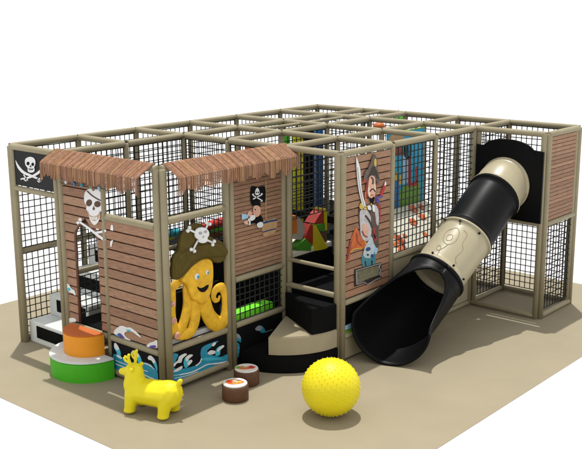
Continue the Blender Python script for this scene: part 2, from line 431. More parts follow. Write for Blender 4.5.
# --- half height plank wall beside it
root = plank_panel('plank_wall', 'half height brown plank wall with white wave splash beside the front corner post', 1, .0, U[2]+.036, U[3]-.115, .62, 2.28, .133)
zo, s = (100, 300), 8.314
decal(root, 'wave_splash', 1, 0, [smooth([(125, 268), (140, 240), (172, 216), (200, 211), (232, 224), (264, 226), (300, 250), (340, 288), (352, 310), (322, 292), (282, 262), (240, 256), (214, 274), (228, 304), (268, 332), (228, 324), (185, 305), (150, 292)], 3, True),
      smooth([(398, 380), (425, 352), (458, 342), (485, 330), (486, 392), (450, 392)], 3, True)], P_WHITE, LF, zo, s)
decal(root, 'wave_splash', 1, 0, [smooth([(158, 278), (180, 272), (205, 296), (220, 315), (195, 308), (170, 296)], 3, True), smooth([(425, 378), (470, 372), (476, 390), (440, 394)], 3, True)], P_PURPLE, LF+st, zo, s)
decal(root, 'wave_splash', 1, 0, [smooth([(232, 242), (265, 244), (262, 254), (240, 254)], 3, True), smooth([(140, 282), (160, 285), (172, 298), (150, 292)], 2, True)], P_AQUA, LF+st*1.0, zo, s)
zo = (50, 220)
decal(root, 'crossbone', 1, 0, [[(512, 80), (520, 40), (532, 36), (538, 66), (536, 88)], [(512, 185), (520, 168), (536, 165), (530, 190), (522, 222), (512, 215)]], P_WHITE, LF, zo, s)

# --- string of little lamps over the skull
root = thing('string_lights', 'thin string of small white, blue and green bulbs above the white skull', 'string lights', (1.74, -.05, 2.72))
bm = BM(); wire = [at(1, -.05, 60+k*5, 182.5+k*.68+(.9 if k % 2 else 0)) for k in range(10)]
tube(bm, wire, .004, 6); link('wire', bm, P_BLACK, root)
for (px, py), m in zip([(66, 182), (74.5, 183.5), (82, 185), (90.8, 186.4), (99, 188)], [P_WHITE, BLUE, P_CYAN, mat('teal_bulb', (.02, .35, .22), .3), P_SKY]):
    bm = BM(); c = at(1, -.05, px, py); sphere(bm, c, .024, 2, (1, 1, 1.25)); link('bulb', bm, m, root)

# --- captain panel
root = plank_panel('plank_panel', 'narrow boarded plank panel with a black skull flag and wooden barrel print', 0, U[3], V[1]+.10, V[2]-.09, 1.385, 3.05, .062)
zo, s = (225, 170), 8.314; X = U[3]
decal(root, 'mast', 0, X, [stroke([(328, 85), (330, 345)], 7), stroke([(330, 345), (332, 440)], 7)], P_TAN, LF, zo, s)
decal(root, 'skull_flag', 0, X, [smooth([(203, 148), (230, 132), (262, 142), (322, 138), (322, 262), (290, 255), (250, 272), (204, 276)], 3, True)], P_BLACK, LF+st, zo, s)
decal(root, 'skull', 0, X, [smooth([(236, 185), (244, 158), (256, 146), (268, 160), (274, 186), (266, 204), (244, 206)], 3, True), stroke([(218, 208), (290, 248)], 9), stroke([(290, 205), (220, 240)], 9), ell((220, 202), 8, 8), ell((292, 198), 8, 8), ell((292, 252), 8, 8)], P_WHITE, LF+2*st, zo, s)
decal(root, 'eye_socket', 0, X, [ell((247, 184), 5, 7), ell((263, 184), 5, 7)], P_BLACK, LF+3*st, zo, s)
decal(root, 'barrel', 0, X, [[(300, 425), (418, 395), (425, 440), (412, 505), (395, 530), (330, 552), (308, 545), (298, 490)]], P_TAN, LF, zo, s)
decal(root, 'barrel_hoop', 0, X, [stroke([(297, 442), (360, 424), (422, 412)], 14), stroke([(303, 515), (360, 498), (412, 485)], 9)], P_NAVY, LF+st, zo, s)
D0 = lambda n_, pl, m, k: decal(root, n_, 0, X, pl, m, LF+k*st, zo, s)
D0('sailor_coat', [smooth([(182, 405), (200, 388), (240, 392), (285, 375), (305, 412), (296, 446), (262, 452), (228, 440), (196, 446)], 3, True)], P_BLACK, 1)
D0('cuff', [smooth([(178, 408), (192, 400), (200, 446), (184, 452)], 3, True)], P_WHITE, 2)
D0('sailor_hand', [smooth([(142, 428), (166, 416), (184, 424), (186, 446), (160, 452)], 3, True), smooth([(176, 352), (196, 340), (212, 352), (206, 380), (184, 384)], 3, True)], P_SKIN, 2)
D0('sailor_face', [smooth([(224, 300), (250, 288), (272, 302), (282, 345), (266, 380), (236, 386), (220, 352)], 3, True)], P_SKIN, 3)
D0('sailor_nose', [ell((222, 352), 12, 8)], P_PINK, 4)
D0('sailor_eye', [ell((236, 326), 5, 6)], P_BLACK, 4)
D0('beard', [smooth([(186, 402), (206, 372), (230, 376), (236, 398), (212, 418), (194, 416)], 3, True)], P_WHITE, 4)
D0('sailor_hat', [smooth([(212, 296), (220, 262), (246, 246), (272, 262), (278, 298), (246, 290)], 3, True)], P_BLACK, 5)
D0('sailor_leg', [smooth([(252, 446), (282, 428), (302, 440), (296, 470), (262, 476)], 3, True)], P_WHITE, 3)
D0('telescope', [[(124, 362), (176, 366), (178, 396), (126, 412)]], P_SKY, 3)

# --- bearded pirate panel
root = plank_panel('plank_panel', 'tall plank panel with a red and orange clad sword pirate print beside the slide mouth', 0, U[4], V[2]+.10, V[3]-.06, .95, 3.05, .112)
X = U[4]; zo, s = (335, 150), 8.314
D = lambda n_, pl, m, k: decal(root, n_, 0, X, pl, m, LF+k*st, zo, s)
zo, s = (343, 150), 11.64
C_ = lambda *p: smooth(list(p), 3, True)
O_ = lambda *p: smooth(list(p), 4)
P_HAT = mat('print_hat', (.10, .075, .06), .5, .35, 14); P_DARK = mat('print_dark', (.03, .018, .014), .5, .3, 12); P_GREYW = mat('print_cloth', (.46, .43, .44), .5, .3, 12)
P_DRED = mat('print_dark_red', (.26, .03, .015), .5, .25, 12); P_CAPE = mat('print_cape', (.46, .10, .015), .5, .4, 10)
D('coat_tail', [C_((166, 690), (240, 630), (388, 648), (406, 800), (402, 1000), (398, 1140), (345, 1110), (240, 1060), (178, 900))], P_HAT, 0)
D('trousers', [C_((205, 1225), (260, 1180), (345, 1190), (365, 1260), (358, 1345), (300, 1360), (215, 1352))], P_TEAL, .5)
D('boot', [stroke([(240, 1290), (250, 1350)], 16), stroke([(318, 1280), (322, 1340)], 18)], P_DARK, 1)
D('cape', [C_((138, 898), (98, 975), (62, 1080), (42, 1200), (22, 1300), (52, 1270), (70, 1195), (110, 1160), (180, 1150), (244, 1128), (264, 1075), (205, 1020), (168, 960))], P_CAPE, .4)
D('cape_fold', [stroke(O_((75, 1060), (48, 1180), (34, 1280)), [22]*5+[18]*4), stroke(O_((140, 960), (150, 1060), (200, 1110)), 16)], P_DRED, 1)
D('cape_fold', [stroke(O_((70, 1190), (110, 1152), (200, 1138)), 9), stroke(O_((235, 1060), (252, 1100), (240, 1130)), 10)], P_GOLD, 1)
D('waistcoat', [C_((300, 705), (365, 715), (388, 860), (385, 1000), (392, 1110), (365, 1130), (330, 1020), (312, 860))], P_BROWN, 1.6)
D('coat_back', [C_((168, 700), (190, 630), (250, 640), (300, 690), (300, 760), (240, 780), (180, 800))], P_DARK, 1.3)
D('shirt', [C_((176, 720), (215, 690), (262, 700), (300, 770), (308, 870), (310, 960), (290, 1040), (230, 1052), (188, 985), (178, 860))], P_GREYW, 2)
D('sleeve', [C_((345, 640), (385, 670), (398, 780), (392, 870), (368, 850), (355, 740))], P_GREYW, 2)
D('belly', [C_((212, 862), (262, 872), (275, 930), (262, 985), (228, 990), (210, 930))], P_SKIN, 3)
D('sash', [stroke(O_((238, 758), (290, 830), (318, 900)), 22)], P_DARK, 3)
D('belt', [stroke(O_((200, 940), (225, 990), (262, 1010)), 14)], P_DRED, 4)
D('tassel', [stroke(O_((338, 900), (345, 980), (365, 1040)), 16), stroke(O_((330, 960), (352, 1010), (348, 1060)), 12)], P_RED, 3)
D('bone_skull', [C_((312, 1005), (338, 1080), (342, 1180), (312, 1244), (252, 1254), (216, 1212), (240, 1120), (280, 1050))], mat('print_bone', (.42, .50, .53), .5, .25, 14), 2)
D('bone_skull', [C_((352, 1075), (382, 1100), (384, 1180), (358, 1210), (342, 1150))], P_SKY, 1)
D('eye_socket', [ell((272, 1150), 30, 22, rot=-.5), ell((318, 1228), 18, 20)], P_NAVY, 3)
D('nose', [ell((268, 1216), 12, 12)], P_DARK, 3)
D('hair', [stroke(O_((272, 340), (258, 430), (248, 520), (238, 600)), [22]*6+[26]*4+[16]*3), stroke(O_((362, 400), (358, 500), (352, 560)), 14)], P_DRED, 2)
D('hair', [stroke(O_((240, 480), (238, 540), (245, 600)), 14)], P_ORANGE, 3)
D('epaulette', [C_((168, 660), (185, 615), (212, 620), (222, 665), (195, 690))], P_GOLD, 3)
D('sword', [C_((130, 84), (158, 150), (180, 250), (188, 400), (206, 520), (244, 655), (226, 682), (188, 590), (154, 430), (136, 260))], P_WHITE, 4)
D('sword_edge', [stroke(O_((142, 200), (166, 400), (196, 560), (228, 668)), 7)], P_GREY, 5)
D('sword_hilt', [stroke([(208, 668), (262, 648)], 12), stroke([(238, 660), (250, 700)], 14)], P_GOLD, 5)
D('face', [C_((284, 312), (318, 294), (350, 322), (354, 400), (358, 470), (338, 560), (314, 592), (288, 560), (262, 500), (270, 400))], P_SKIN, 4)
D('cheek', [C_((266, 440), (282, 430), (288, 520), (276, 530)), C_((340, 400), (352, 400), (354, 470), (340, 470))], mat('print_pale', (.72, .58, .50), .5, .1, 12), 5)
D('eye', [stroke(O_((302, 312), (324, 345), (320, 395)), 17)], P_DARK, 5)
D('moustache', [stroke(O_((282, 482), (322, 448), (350, 482)), 11)], P_BLACK, 5)
D('beard', [C_((286, 545), (300, 560), (318, 550), (338, 540), (336, 590), (314, 620), (294, 598))], P_BLACK, 5)
D('mouth', [stroke([(300, 525), (330, 518)], 9)], P_DRED, 5)
D('collar', [C_((318, 640), (340, 640), (346, 715), (322, 700)), C_((262, 650), (290, 640), (306, 690), (270, 690))], P_WHITE, 4)
D('button', [ell((304, 628), 9, 12)], P_GOLD, 5)
D('hat', [C_((340, 45), (366, 90), (379, 160), (377, 240), (402, 330), (384, 400), (366, 370), (350, 328), (330, 296), (300, 296), (270, 330), (240, 372), (214, 346), (228, 262), (266, 210), (292, 150), (312, 88))], P_HAT, 5)
D('hat_fold', [C_((318, 190), (350, 205), (346, 290), (305, 288), (258, 322), (290, 250)), C_((350, 230), (372, 250), (384, 330), (360, 310))], P_DARK, 6)
D('feather', [ell((348, 142), 14, 46)], P_GOLD, 6)
D('bandana', [C_((204, 345), (232, 338), (240, 366), (215, 374))], P_RED, 6)
D('cutlass', [C_((472, 372), (484, 400), (436, 530), (412, 524), (440, 440))], P_RED, 2)
D('cutlass', [C_((466, 372), (478, 368), (482, 400), (462, 412))], P_WHITE, 3)
D('hand', [stroke(O_((362, 575), (392, 545), (440, 536)), 20), ell((385, 590), 20, 26)], P_PURPLE, 3)
D('cuff', [ell((398, 655), 20, 32)], P_DRED, 3)
D('gun_strap', [stroke([(412, 690), (408, 820)], 9)], P_RED, 3)
s = 8.314
# carved sign below the figure
zo = (335, 250)
D('sign_board', [[(148, 160), (262, 130), (370, 100), (374, 165), (362, 182), (378, 225), (330, 245), (262, 282), (240, 270), (150, 304)]], P_DARK, 1)
D('sign_plate', [[(166, 178), (262, 148), (355, 124), (352, 205), (262, 235), (168, 278)]], P_OLIVE, 2)
D('sign_scroll', [stroke([(158, 170), (262, 138), (366, 108)], 6), stroke([(164, 285), (225, 262), (258, 282), (330, 240), (364, 228)], 6), stroke([(162, 175), (166, 285)], 7), stroke([(362, 110), (352, 140), (366, 165), (356, 190), (366, 215)], 7)], P_GREY, 3)
D('sign_scroll', [ell((200+random.uniform(-6, 6)+k % 9*17, 238-(k % 9)*6.5+(k//9)*13-22), random.uniform(3, 7), random.uniform(2, 4), 8, random.uniform(0, 3)) for k in range(36)], mat('print_dull_gold', (.26, .245, .17), .5, .3, 30), 3)

# --- right end panel (character print left out)
plank_panel('plank_panel', 'bare fine boarded plank panel at the far right end beside the slide top', 0, U[5], V[5]+.13, V[6]-.06, 1.67, 3.06, .066)

# --- black wave panels
def wave_panel(label, ax, val, a0, a1, z0, z1):
    c = (a0+a1)/2
    root = thing('wave_panel', label, 'panel', (c, val, z0) if ax == 1 else (val, c, z0), 'black wave panels')
    bm = BM()
    if ax == 1: box(bm, a0, a1, val-.012, val+.012, z0, z1, .003)
    else: box(bm, val-.012, val+.012, a0, a1, z0, z1, .003)
    link('board', bm, P_BLACK, root)
    return root
lf = .0125
root = wave_panel('black lower panel with curling blue waves below the half height plank wall', 1, 0, U[2]+.036, U[3]-.11, .115, .525)
zo, s = (110, 335), 9.7
D1 = lambda n_, pl, m, k: decal(root, n_, 1, 0, pl, m, lf+k*st, zo, s)
D1('sea', [smooth([(40, 190), (90, 195), (140, 225), (200, 255), (262, 268), (300, 282), (340, 262), (400, 282), (440, 320), (468, 356), (470, 448), (420, 440), (330, 410), (200, 370), (40, 318)], 3, True)], P_CYAN, 0)
D1('crest', [smooth([(60, 75), (86, 100), (110, 155), (112, 215), (85, 215), (72, 160), (50, 120)], 3, True), smooth([(222, 158), (245, 145), (282, 172), (310, 222), (320, 285), (288, 292), (276, 242), (250, 196), (226, 182)], 3, True), smooth([(378, 212), (402, 195), (442, 230), (466, 292), (468, 345), (442, 298), (415, 248), (386, 236)], 3, True)], P_AQUA, 1)
D1('foam', [smooth([(58, 72), (86, 98), (98, 135), (76, 140), (52, 110)], 3, True), smooth([(222, 158), (245, 144), (280, 170), (296, 206), (272, 214), (250, 192), (228, 182)], 3, True), smooth([(378, 212), (402, 194), (436, 224), (452, 262), (430, 268), (412, 242), (386, 234)], 3, True),
   stroke(smooth([(310, 290), (345, 272), (400, 292), (440, 330)], 4), [4]*3+[10]*7+[4]*3), stroke(smooth([(60, 240), (160, 280), (260, 300), (330, 335), (380, 350)], 4), 7), stroke(smooth([(60, 275), (180, 320), (300, 360), (380, 400), (440, 425)], 4), 9), smooth([(70, 190), (110, 200), (130, 225), (100, 220)], 3, True)], P_WHITE, 2)
root = wave_panel('black lower panel with big blue surf wave under the octopus', 0, U[3], .10, V[1]-.10, .165, .575)
zo, s = (165, 320), 7.24; X = U[3]
D2 = lambda n_, pl, m, k: decal(root, n_, 0, X, pl, m, lf+k*st, zo, s)
D2('sea', [smooth([(28, 262), (90, 246), (70, 300), (62, 345), (110, 352), (170, 342), (225, 322), (256, 290), (252, 235), (270, 192), (330, 165), (382, 150), (335, 190), (300, 222), (318, 245), (360, 258), (405, 264), (450, 248), (450, 312), (330, 350), (200, 392), (110, 425), (20, 448)], 3, True)], P_CYAN, 0)
D2('crest', [smooth([(140, 345), (128, 310), (140, 270), (175, 250), (165, 285), (185, 300), (165, 330)], 3, True), smooth([(360, 255), (362, 215), (385, 190), (420, 182), (395, 215), (390, 250)], 3, True), smooth([(262, 290), (285, 270), (350, 272), (430, 280), (350, 290)], 3, True)], P_AQUA, 1)
D2('foam', [smooth([(95, 262), (135, 240), (150, 248), (120, 275), (110, 305), (80, 310), (60, 335), (55, 315), (85, 290)], 3, True), smooth([(140, 272), (170, 248), (195, 252), (165, 280), (150, 300)], 3, True), smooth([(155, 310), (180, 285), (190, 298), (165, 325)], 3, True), smooth([(50, 372), (85, 345), (118, 330), (112, 352), (80, 370)], 3, True), stroke(smooth([(40, 402), (110, 392), (190, 374), (250, 345), (300, 320), (370, 312), (440, 300)], 4), [3]*4+[8]*15+[10]*6), stroke(smooth([(215, 330), (245, 305), (258, 275)], 4), 8), stroke(smooth([(60, 420), (150, 400), (230, 372)], 4), 4), smooth([(375, 205), (412, 180), (420, 190), (395, 212), (372, 230)], 3, True), smooth([(300, 240), (322, 218), (355, 222), (352, 240), (318, 248)], 3, True), smooth([(330, 180), (350, 158), (362, 165), (345, 188)], 3, True)], P_WHITE, 2)
root = wave_panel('dark lower panel with a single blue curl behind the sushi stools', 0, U[3], V[1]+.10, V[2]-.07, .04, .585)
zo, s = (210, 320), 8.314
D2('crest', [smooth([(200, 110), (230, 115), (252, 150), (248, 185), (225, 170), (205, 195), (195, 150)], 3, True), smooth([(195, 190), (238, 200), (232, 300), (195, 310)], 3, True), smooth([(372, 72), (400, 45), (435, 55), (455, 98), (425, 105), (400, 85)], 3, True)], P_CYAN, 0)
D2('foam', [smooth([(205, 120), (232, 116), (250, 148), (232, 150), (215, 142)], 3, True), smooth([(368, 74), (398, 44), (425, 52), (418, 80), (392, 88)], 3, True), stroke([(210, 225), (235, 232)], 6), stroke([(210, 262), (232, 268)], 6), stroke([(455, 98), (512, 78)], 4)], P_GREY, 1)

# --- small printed board by the slide mouth
root = thing('printed_board', 'low beige board printed with pale blue sky and green grass behind slide mouth', 'panel', (U[4], 3.1, .05))
bm = BM(); box(bm, U[4]-.012, U[4]+.012, V[2]+.10, V[3]-.06, .03, .335, .003); link('board', bm, BEIGE, root)
zo, s = (300, 310), 8.314
decal(root, 'sky_print', 0, U[4], [[(360, 135), (440, 95), (440, 140), (360, 170)]], P_SKY, lf, zo, s); decal(root, 'grass_print', 0, U[4], [[(360, 178), (440, 140), (440, 170), (360, 205)]], P_GREEN, lf, zo, s)

# ------------------------------------------------------------------ thatched eaves
def thatch(label, ax, a0, a1, val, sgn):
    """reed strips sloping out from the beam and hanging down with a ragged edge"""
    bm = BM(); lay = bm.loops.layers.float_color.new('tint')
    w = .0205; n = int((a1-a0)/w); w = (a1-a0)/n
    P = (lambda a, b, z: Vector((a, val-b, z))) if ax == 1 else (lambda a, b, z: Vector((val+b, a, z)))
    for k in range(n):
        c0, c1 = a0+k*w-.003, a0+(k+1)*w+.003; cm = (c0+c1)/2
        zig = abs(((k*w/.30) % 1)*2-1)
        ln = .16+.10*zig*(.7+.3*math.sin(k*.37+1))+random.uniform(-.022, .016)
        o = (.004 if k % 2 else -.004)+random.uniform(-.002, .002)
        prof = [(-.03, .004), (.02, .0), (.10, -.043), (.18, -.086), (.262+o, -.130), (.286+o, -.150), (.290+o, -.19), (.290+o, -.148-ln*.6), (.288+o+random.uniform(-.006, .006), -.148-ln)]
        r = random.uniform(.68, 1.12)*(.55 if k % 6 == 0 else 1); tt = (r, r*random.uniform(.92, 1.10), r*random.uniform(.85, 1.12))
        rows = []
        for q, (b, z) in enumerate(prof):
            tip = 1 if q < len(prof)-1 else random.uniform(.7, .95)
            nx, nz = (.35, .94) if q < 4 else ((.8, .6) if q == 4 else (1, 0))
            rows.append([bm.verts.new(P(cm+(c0-cm)*tip, b, H+.025+z)), bm.verts.new(P(cm, b+.011*nx, H+.025+z+.011*nz)), bm.verts.new(P(cm+(c1-cm)*tip, b, H+.025+z)), bm.verts.new(P(cm, b-.012*nx, H+.025+z-.012*nz))])
        for r0, r1 in zip(rows, rows[1:]):
            for q in range(4):
                f = bm.faces.new((r0[q], r0[(q+1) % 4], r1[(q+1) % 4], r1[q]))
                for l in f.loops: l[lay] = (*tt, 1)
        for rr in (rows[0], rows[-1]):
            f = bm.faces.new(rr)
            for l in f.loops: l[lay] = (*tt, 1)
    o = link('thatched_roof', bm, THATCH)
    tag(o, label, 'thatch roof', 'thatched eaves of the cabin')
    return rebase(o, P((a0+a1)/2, 0, H))
thatch('thatched reed roof strip over the skull doorway, left of the corner post', 1, U[1]-.03, U[3]-.085, 0, -1)
thatch('thatched reed roof strip over the octopus, right of the corner post', 0, .075, V[2]+.02, U[3], 1)

# ------------------------------------------------------------------ octopus with pirate hat
X0 = U[3]-.03
root = thing('octopus_figure', 'yellow octopus figure in a brown pirate hat filling the front corner window', 'octopus figure', (U[3], .65, .65))
zo, s = (160, 215), 7.24
def OP(x, y, dx=0): return at(0, X0, zo[0]+x/s, zo[1]+y/s)+Vector((dx, 0, 0))
def relief(name, poly, m, dx, th, parent, bev=.02, seg=3):
    t = BM(); prism(t, [OP(x, y, dx) for x, y in poly], (1, 0, 0), th)
    bmesh.ops.recalc_face_normals(t, faces=t.faces)
    e = [e for e in t.edges if all(abs(v.co.x-(X0+dx+th)) < 1e-5 for v in e.verts)]
    bmesh.ops.bevel(t, geom=e, offset=bev, segments=seg, affect='EDGES', profile=.5, clamp_overlap=True)
    for f in t.faces: f.smooth = len(f.verts) == 4
    return link(name, t, m, parent)
def tentacle(pts, rads, parent, dx=.0, flat=.42, nm='tentacle', m=OCTO):
    pts = smooth([(*p, r) for p, r in zip(pts, rads)], 5)
    bm = BM(); P3 = [OP(p[0], p[1], dx) for p in pts]; R3 = [p[2]*.0205 for p in pts]
    tube(bm, P3, R3, 12, True, True)
    for v in bm.verts: v.co.x = X0+dx+(v.co.x-X0-dx)*flat
    return link(nm, bm, m, parent)
K = 1/7.24
Rr = lambda z: z/7.24     # zoom pixel -> photo pixel
tentacle([(150, 470), (112, 505), (84, 540), (84, 620), (80, 720), (88, 795), (120, 850), (185, 862)], [Rr(v) for v in (26, 24, 26, 26, 28, 32, 34, 30)], root, .0)
tentacle([(200, 520), (198, 640), (178, 740), (150, 820), (118, 860)], [Rr(v) for v in (36, 32, 30, 30, 28)], root, .01)
tentacle([(245, 560), (250, 660), (245, 760), (215, 845), (150, 872)], [Rr(v) for v in (34, 34, 34, 30, 24)], root, .015)
tentacle([(290, 540), (318, 650), (350, 735), (402, 785), (448, 768), (468, 715), (472, 640), (466, 570), (440, 525), (400, 535), (380, 580), (390, 614), (414, 612), (422, 590)], [Rr(v) for v in (42, 42, 43, 42, 38, 34, 31, 29, 26, 22, 18, 14, 11, 8)], root, .02)
head = relief('head', smooth([(128, 470), (150, 420), (200, 360), (258, 318), (318, 306), (350, 335), (356, 420), (350, 500), (335, 560), (312, 615), (275, 640), (240, 620), (205, 600), (180, 545), (165, 500)], 3, True), OCTO, .03, .07, root, .03, 4)
for (x, y, a) in ((230, 436, 30), (304, 406, 22)):
    bm = BM(); c = OP(x, y, .10); sphere(bm, c, a*K*.0135*.8, 2, (.5, 1, 1.1)); e = link('eye', bm, P_WHITE, root)
    bm = BM(); sphere(bm, c+Vector((a*K*.0135*.33, .006, -.003)), a*K*.0135*.42, 2, (.4, 1, 1)); pu = link('pupil', bm, P_CYAN, e)
    
zo = (160, 215)
bm = BM(); prism(bm, [OP(x, y, .1005) for x, y in smooth([(232, 508), (262, 520), (312, 494), (308, 522), (280, 548), (248, 540)], 3, True)], (1, 0, 0), .004); link('mouth', bm, P_BLACK, root)
hat = relief('hat', smooth([(52, 440), (58, 300), (92, 252), (104, 180), (128, 122), (190, 66), (245, 52), (298, 92), (322, 150), (398, 178), (434, 226), (432, 300), (392, 336), (352, 332), (322, 306), (262, 312), (200, 352), (148, 406), (95, 455)], 3, True), HAT, .06, .08, root, .03, 3)
relief('hat_brim', smooth([(60, 330), (110, 260), (200, 215), (320, 195), (420, 215), (430, 280), (330, 292), (240, 300), (160, 350), (90, 440), (62, 430)], 3, True), HAT, .13, .03, hat, .02, 2)
em = relief('skull_emblem', smooth([(188, 130), (194, 98), (220, 78), (258, 78), (284, 100), (290, 128), (278, 152), (280, 172), (262, 186), (238, 190), (218, 182), (212, 164), (196, 152)], 3, True), P_WHITE, .155, .035, hat, .014, 3)
for a, b in (((150, 92), (205, 120)), ((285, 52), (265, 100)), ((322, 188), (262, 160)), ((178, 238), (212, 172))):
    bm = BM(); tube(bm, [OP(*a, .165), OP(*b, .165)], .014, 10)
    d = Vector((a[0]-b[0], a[1]-b[1])).normalized()
    for sg in (-1, 1): sphere(bm, OP(a[0]+d.x*4-d.y*13*sg, a[1]+d.y*4+d.x*13*sg, .165), .027, 2)
    link('bone', bm, P_WHITE, hat)
for x, y, a, b in ((222, 116, 13, 11), (258, 106, 12, 10), (243, 142, 6, 8)):
    bm = BM(); prism(bm, [OP(p[0], p[1], .1905) for p in ell((x, y), a, b)], (1, 0, 0), .003); link('eye_socket' if a > 8 else 'nose', bm, P_GREY, hat)
for x, y, a in ((78, 640, 26), (84, 760, 32), (108, 868, 34)):
    c = OP(x, y, .05); r = a*K*.0135*.8
    bm = BM(); tube(bm, [c-Vector((.02, 0, 0)), c, c+Vector((.012, 0, 0))], [r, r, r*.85], 16); sk = link('sucker', bm, mat('sucker_rim', (.62, .40, .26), .5), root)
    bm = BM(); tube(bm, [c+Vector((.0125, 0, 0)), c+Vector((.018, 0, 0))], [r*.62, r*.55], 16); link('sucker_cup', bm, P_PINK, sk)
bm = BM(); box(bm, X0-.125, X0-.10, .09, V[1]-.09, .66, 1.34, .004); link('shade_board', bm, P_BLACK, root)  # black sheet added as the interior's shade between the tentacles
# grey plinth the figure stands on
bm = BM(); box(bm, X0-.098, X0-.03, .10, V[1]-.10, .66, .735, .008); link('base_strip', bm, mat('pale_grey_vinyl', (.45, .45, .45), .5), root)

# ------------------------------------------------------------------ soft entrance steps (white blocks, black faces)
names = ['lowest white soft step with black front pad in the entrance bay', 'second white soft step with black front pad, behind the lowest', 'third white soft step with black pad, seen through netting and doorway', 'topmost white soft step with black pad, highest in the entrance bay']
for k in range(4):
    y0, z1 = .07+k*.40, .33*(k+1)+.02
    y1 = y0+.397
    root = thing('soft_step', names[k], 'soft step', (.58, y0, 0), 'white soft steps in the entrance bay')
    bm = BM(); box(bm, .075, 1.09, y0, y1, 0, z1, .02); link('block', bm, WHITE, root)
    bm = BM(); box(bm, .28, 1.02, y0-.012, y0-.001, z1-.25, z1-.055, .004); link('front_pad', bm, BLACK, root)
# yellow bolster seen low in the doorway
for k, (z, lab) in enumerate(((.685, 'lower of two yellow foam rollers just inside the arched doorway'), (.80, 'upper of two yellow foam rollers just inside the arched doorway'))):
    bm = BM(); tube(bm, [(1.30, .62+k*.04, z), (2.10, .62+k*.04, z)], .06, 16, True, True)
    rebase(tag(link('foam_roller', bm, YELLOW), lab, 'foam roller', 'yellow rollers in the doorway'), (1.7, .62+k*.04, z-.06))
# round steps outside the skull doorway
def halfdisc(R, z0, z1):
    bm = BM()
    return bm
root = thing('round_step', 'low green half round step with a white top on the floor by the skull wall', 'step', (1.66, -.07, 0), 'round steps at the skull doorway')
bm = BM(); sector(bm, (1.79, -.075), .56, -pi, 0, 0, .285, 32, .012); link('side', bm, GREEN, root)
bm = BM(); sector(bm, (1.79, -.078), .565, -pi, 0, .286, .315, 32, .012); link('top', bm, WHITE, root)
root = thing('round_step', 'smaller orange half round step standing on the green and white one', 'step', (1.70, -.09, .315), 'round steps at the skull doorway')
bm = BM(); sector(bm, (1.80, -.080), .36, -pi, 0, .316, .625, 32, .01); link('side', bm, ORANGE, root)
bm = BM(); sector(bm, (1.80, -.082), .362, -pi, 0, .626, .64, 32, .008); link('top', bm, ORANGET, root)

# ------------------------------------------------------------------ spiral corner steps
c = (U[3]+.06, V[2]-.075)
for lab, m, a0, a1, z0, z1, R in (('black lowest quarter round step on the floor at the front inner corner', BLACK, -pi/2+.02, .0, 0, .27, 1.02),
                              ('beige fan shaped step lying on the black quarter round step', BEIGE, -1.10, .0, .271, .545, 1.0),
                              ('black topmost wedge step standing on the beige fan step', BLACK, -.46, .0, .546, .93, .99)):
    bm = BM(); sector(bm, c, R, a0, a1, z0, z1, 28, .014)
    rebase(tag(link('corner_step', bm, m), lab, 'step', 'spiral corner steps'), (c[0]+.5, c[1]-.3, z0))

# ------------------------------------------------------------------ things inside
bm = BM(); box(bm, U[3]-.30, U[3]-.08, V[1]+.09, V[2]-.2, .601, .765, .015)
rebase(tag(link('green_mat', bm, LIME), 'bright green foam mat behind the net below the barrel panel', 'mat'), (3.1, 1.9, .601))
xr = 1.6
for lab, m, pa, r in (('green hanging foam column topped by a green dome', GREEN, 285, .10), ('tall yellow hanging foam column between green and black ones', YELLOW, 297.5, .105), ('tall black hanging foam column between yellow and blue ones', BLACK, 308.5, .11), ('tall blue hanging foam column, rightmost of the row', BLUE, 319, .085)):
    p = at(0, xr, pa, 180)
    root = thing('foam_column', lab, 'foam column', (p.x, p.y, 1.35), 'hanging foam columns')
    bm = BM(); tube(bm, [(p.x, p.y, 1.35), (p.x, p.y, 2.93)], r, 20, True, True); link('padding', bm, m, root)
    bm = BM(); tube(bm, [(p.x, p.y, 2.96), (p.x, p.y, 3.085)], .018, 8); link('strap', bm, FOAMD, root)
# beam the columns hang from
y_a, y_b = at(0, xr, 285, 180).y-.1, at(0, xr, 319, 180).y+.1
bm = BM(); tube(bm, [(xr, V[3]+.05, 3.105), (xr, V[6]-.04, 3.105)], .03, 12); link('rail', bm, FOAM, frame)

pa_, pb_ = at(1, V[3], 290, 212.5), at(1, V[3], 320, 217.5); zc_ = (pa_.z+pb_.z)/2
bm = BM(); box(bm, U[2]+.06, U[3]-.06, V[3]-.03, V[3]+.03, zc_-.06, zc_+.06, .01); link('padded_wall', bm, BLACK, frame)
# soft wedges above the entry gap
W_RED_SHADE = mat('wedge_red_shaded', (.30, .02, .012), .5, .1, 5); W_GRN_SHADE = mat('wedge_green_shaded', (.05, .22, .012), .5, .1, 5); W_YEL_SHADE = mat('wedge_yellow_shaded', (.50, .42, .01), .5, .1, 5); W_ORG_SHADE = mat('wedge_orange_shaded', (.48, .13, .012), .5, .1, 5)  # vinyl colours darkened to paint in the shade the wedges sit in
xs = U[3]-.05
def wedge(lab, m, pl, th, dx=0, name='foam_wedge'):
    bm = BM(); zo_, s_ = (280, 200), 8.314
    pts = [at(0, xs+dx, zo_[0]+x/s_, zo_[1]+y/s_) for x, y in pl]
    prism(bm, pts, (-1, 0, 0), th)
    bmesh.ops.recalc_face_normals(bm, faces=bm.faces)
    lo = min(p.z for p in pts); cc = sum((p.y for p in pts))/len(pts)
    return rebase(tag(link(name, bm, m), lab, 'foam wedge', 'coloured foam wedges over the corner steps'), (xs+dx-th/2, cc, lo))
bm = BM(); pa_, pb_ = at(0, xs, 290, 257), at(0, xs, 333, 250)
box(bm, xs-.9, xs-.002, V[2]+.06, V[3]-.06, 1.37, 1.455, .015); link('deck', bm, CREAM, frame)
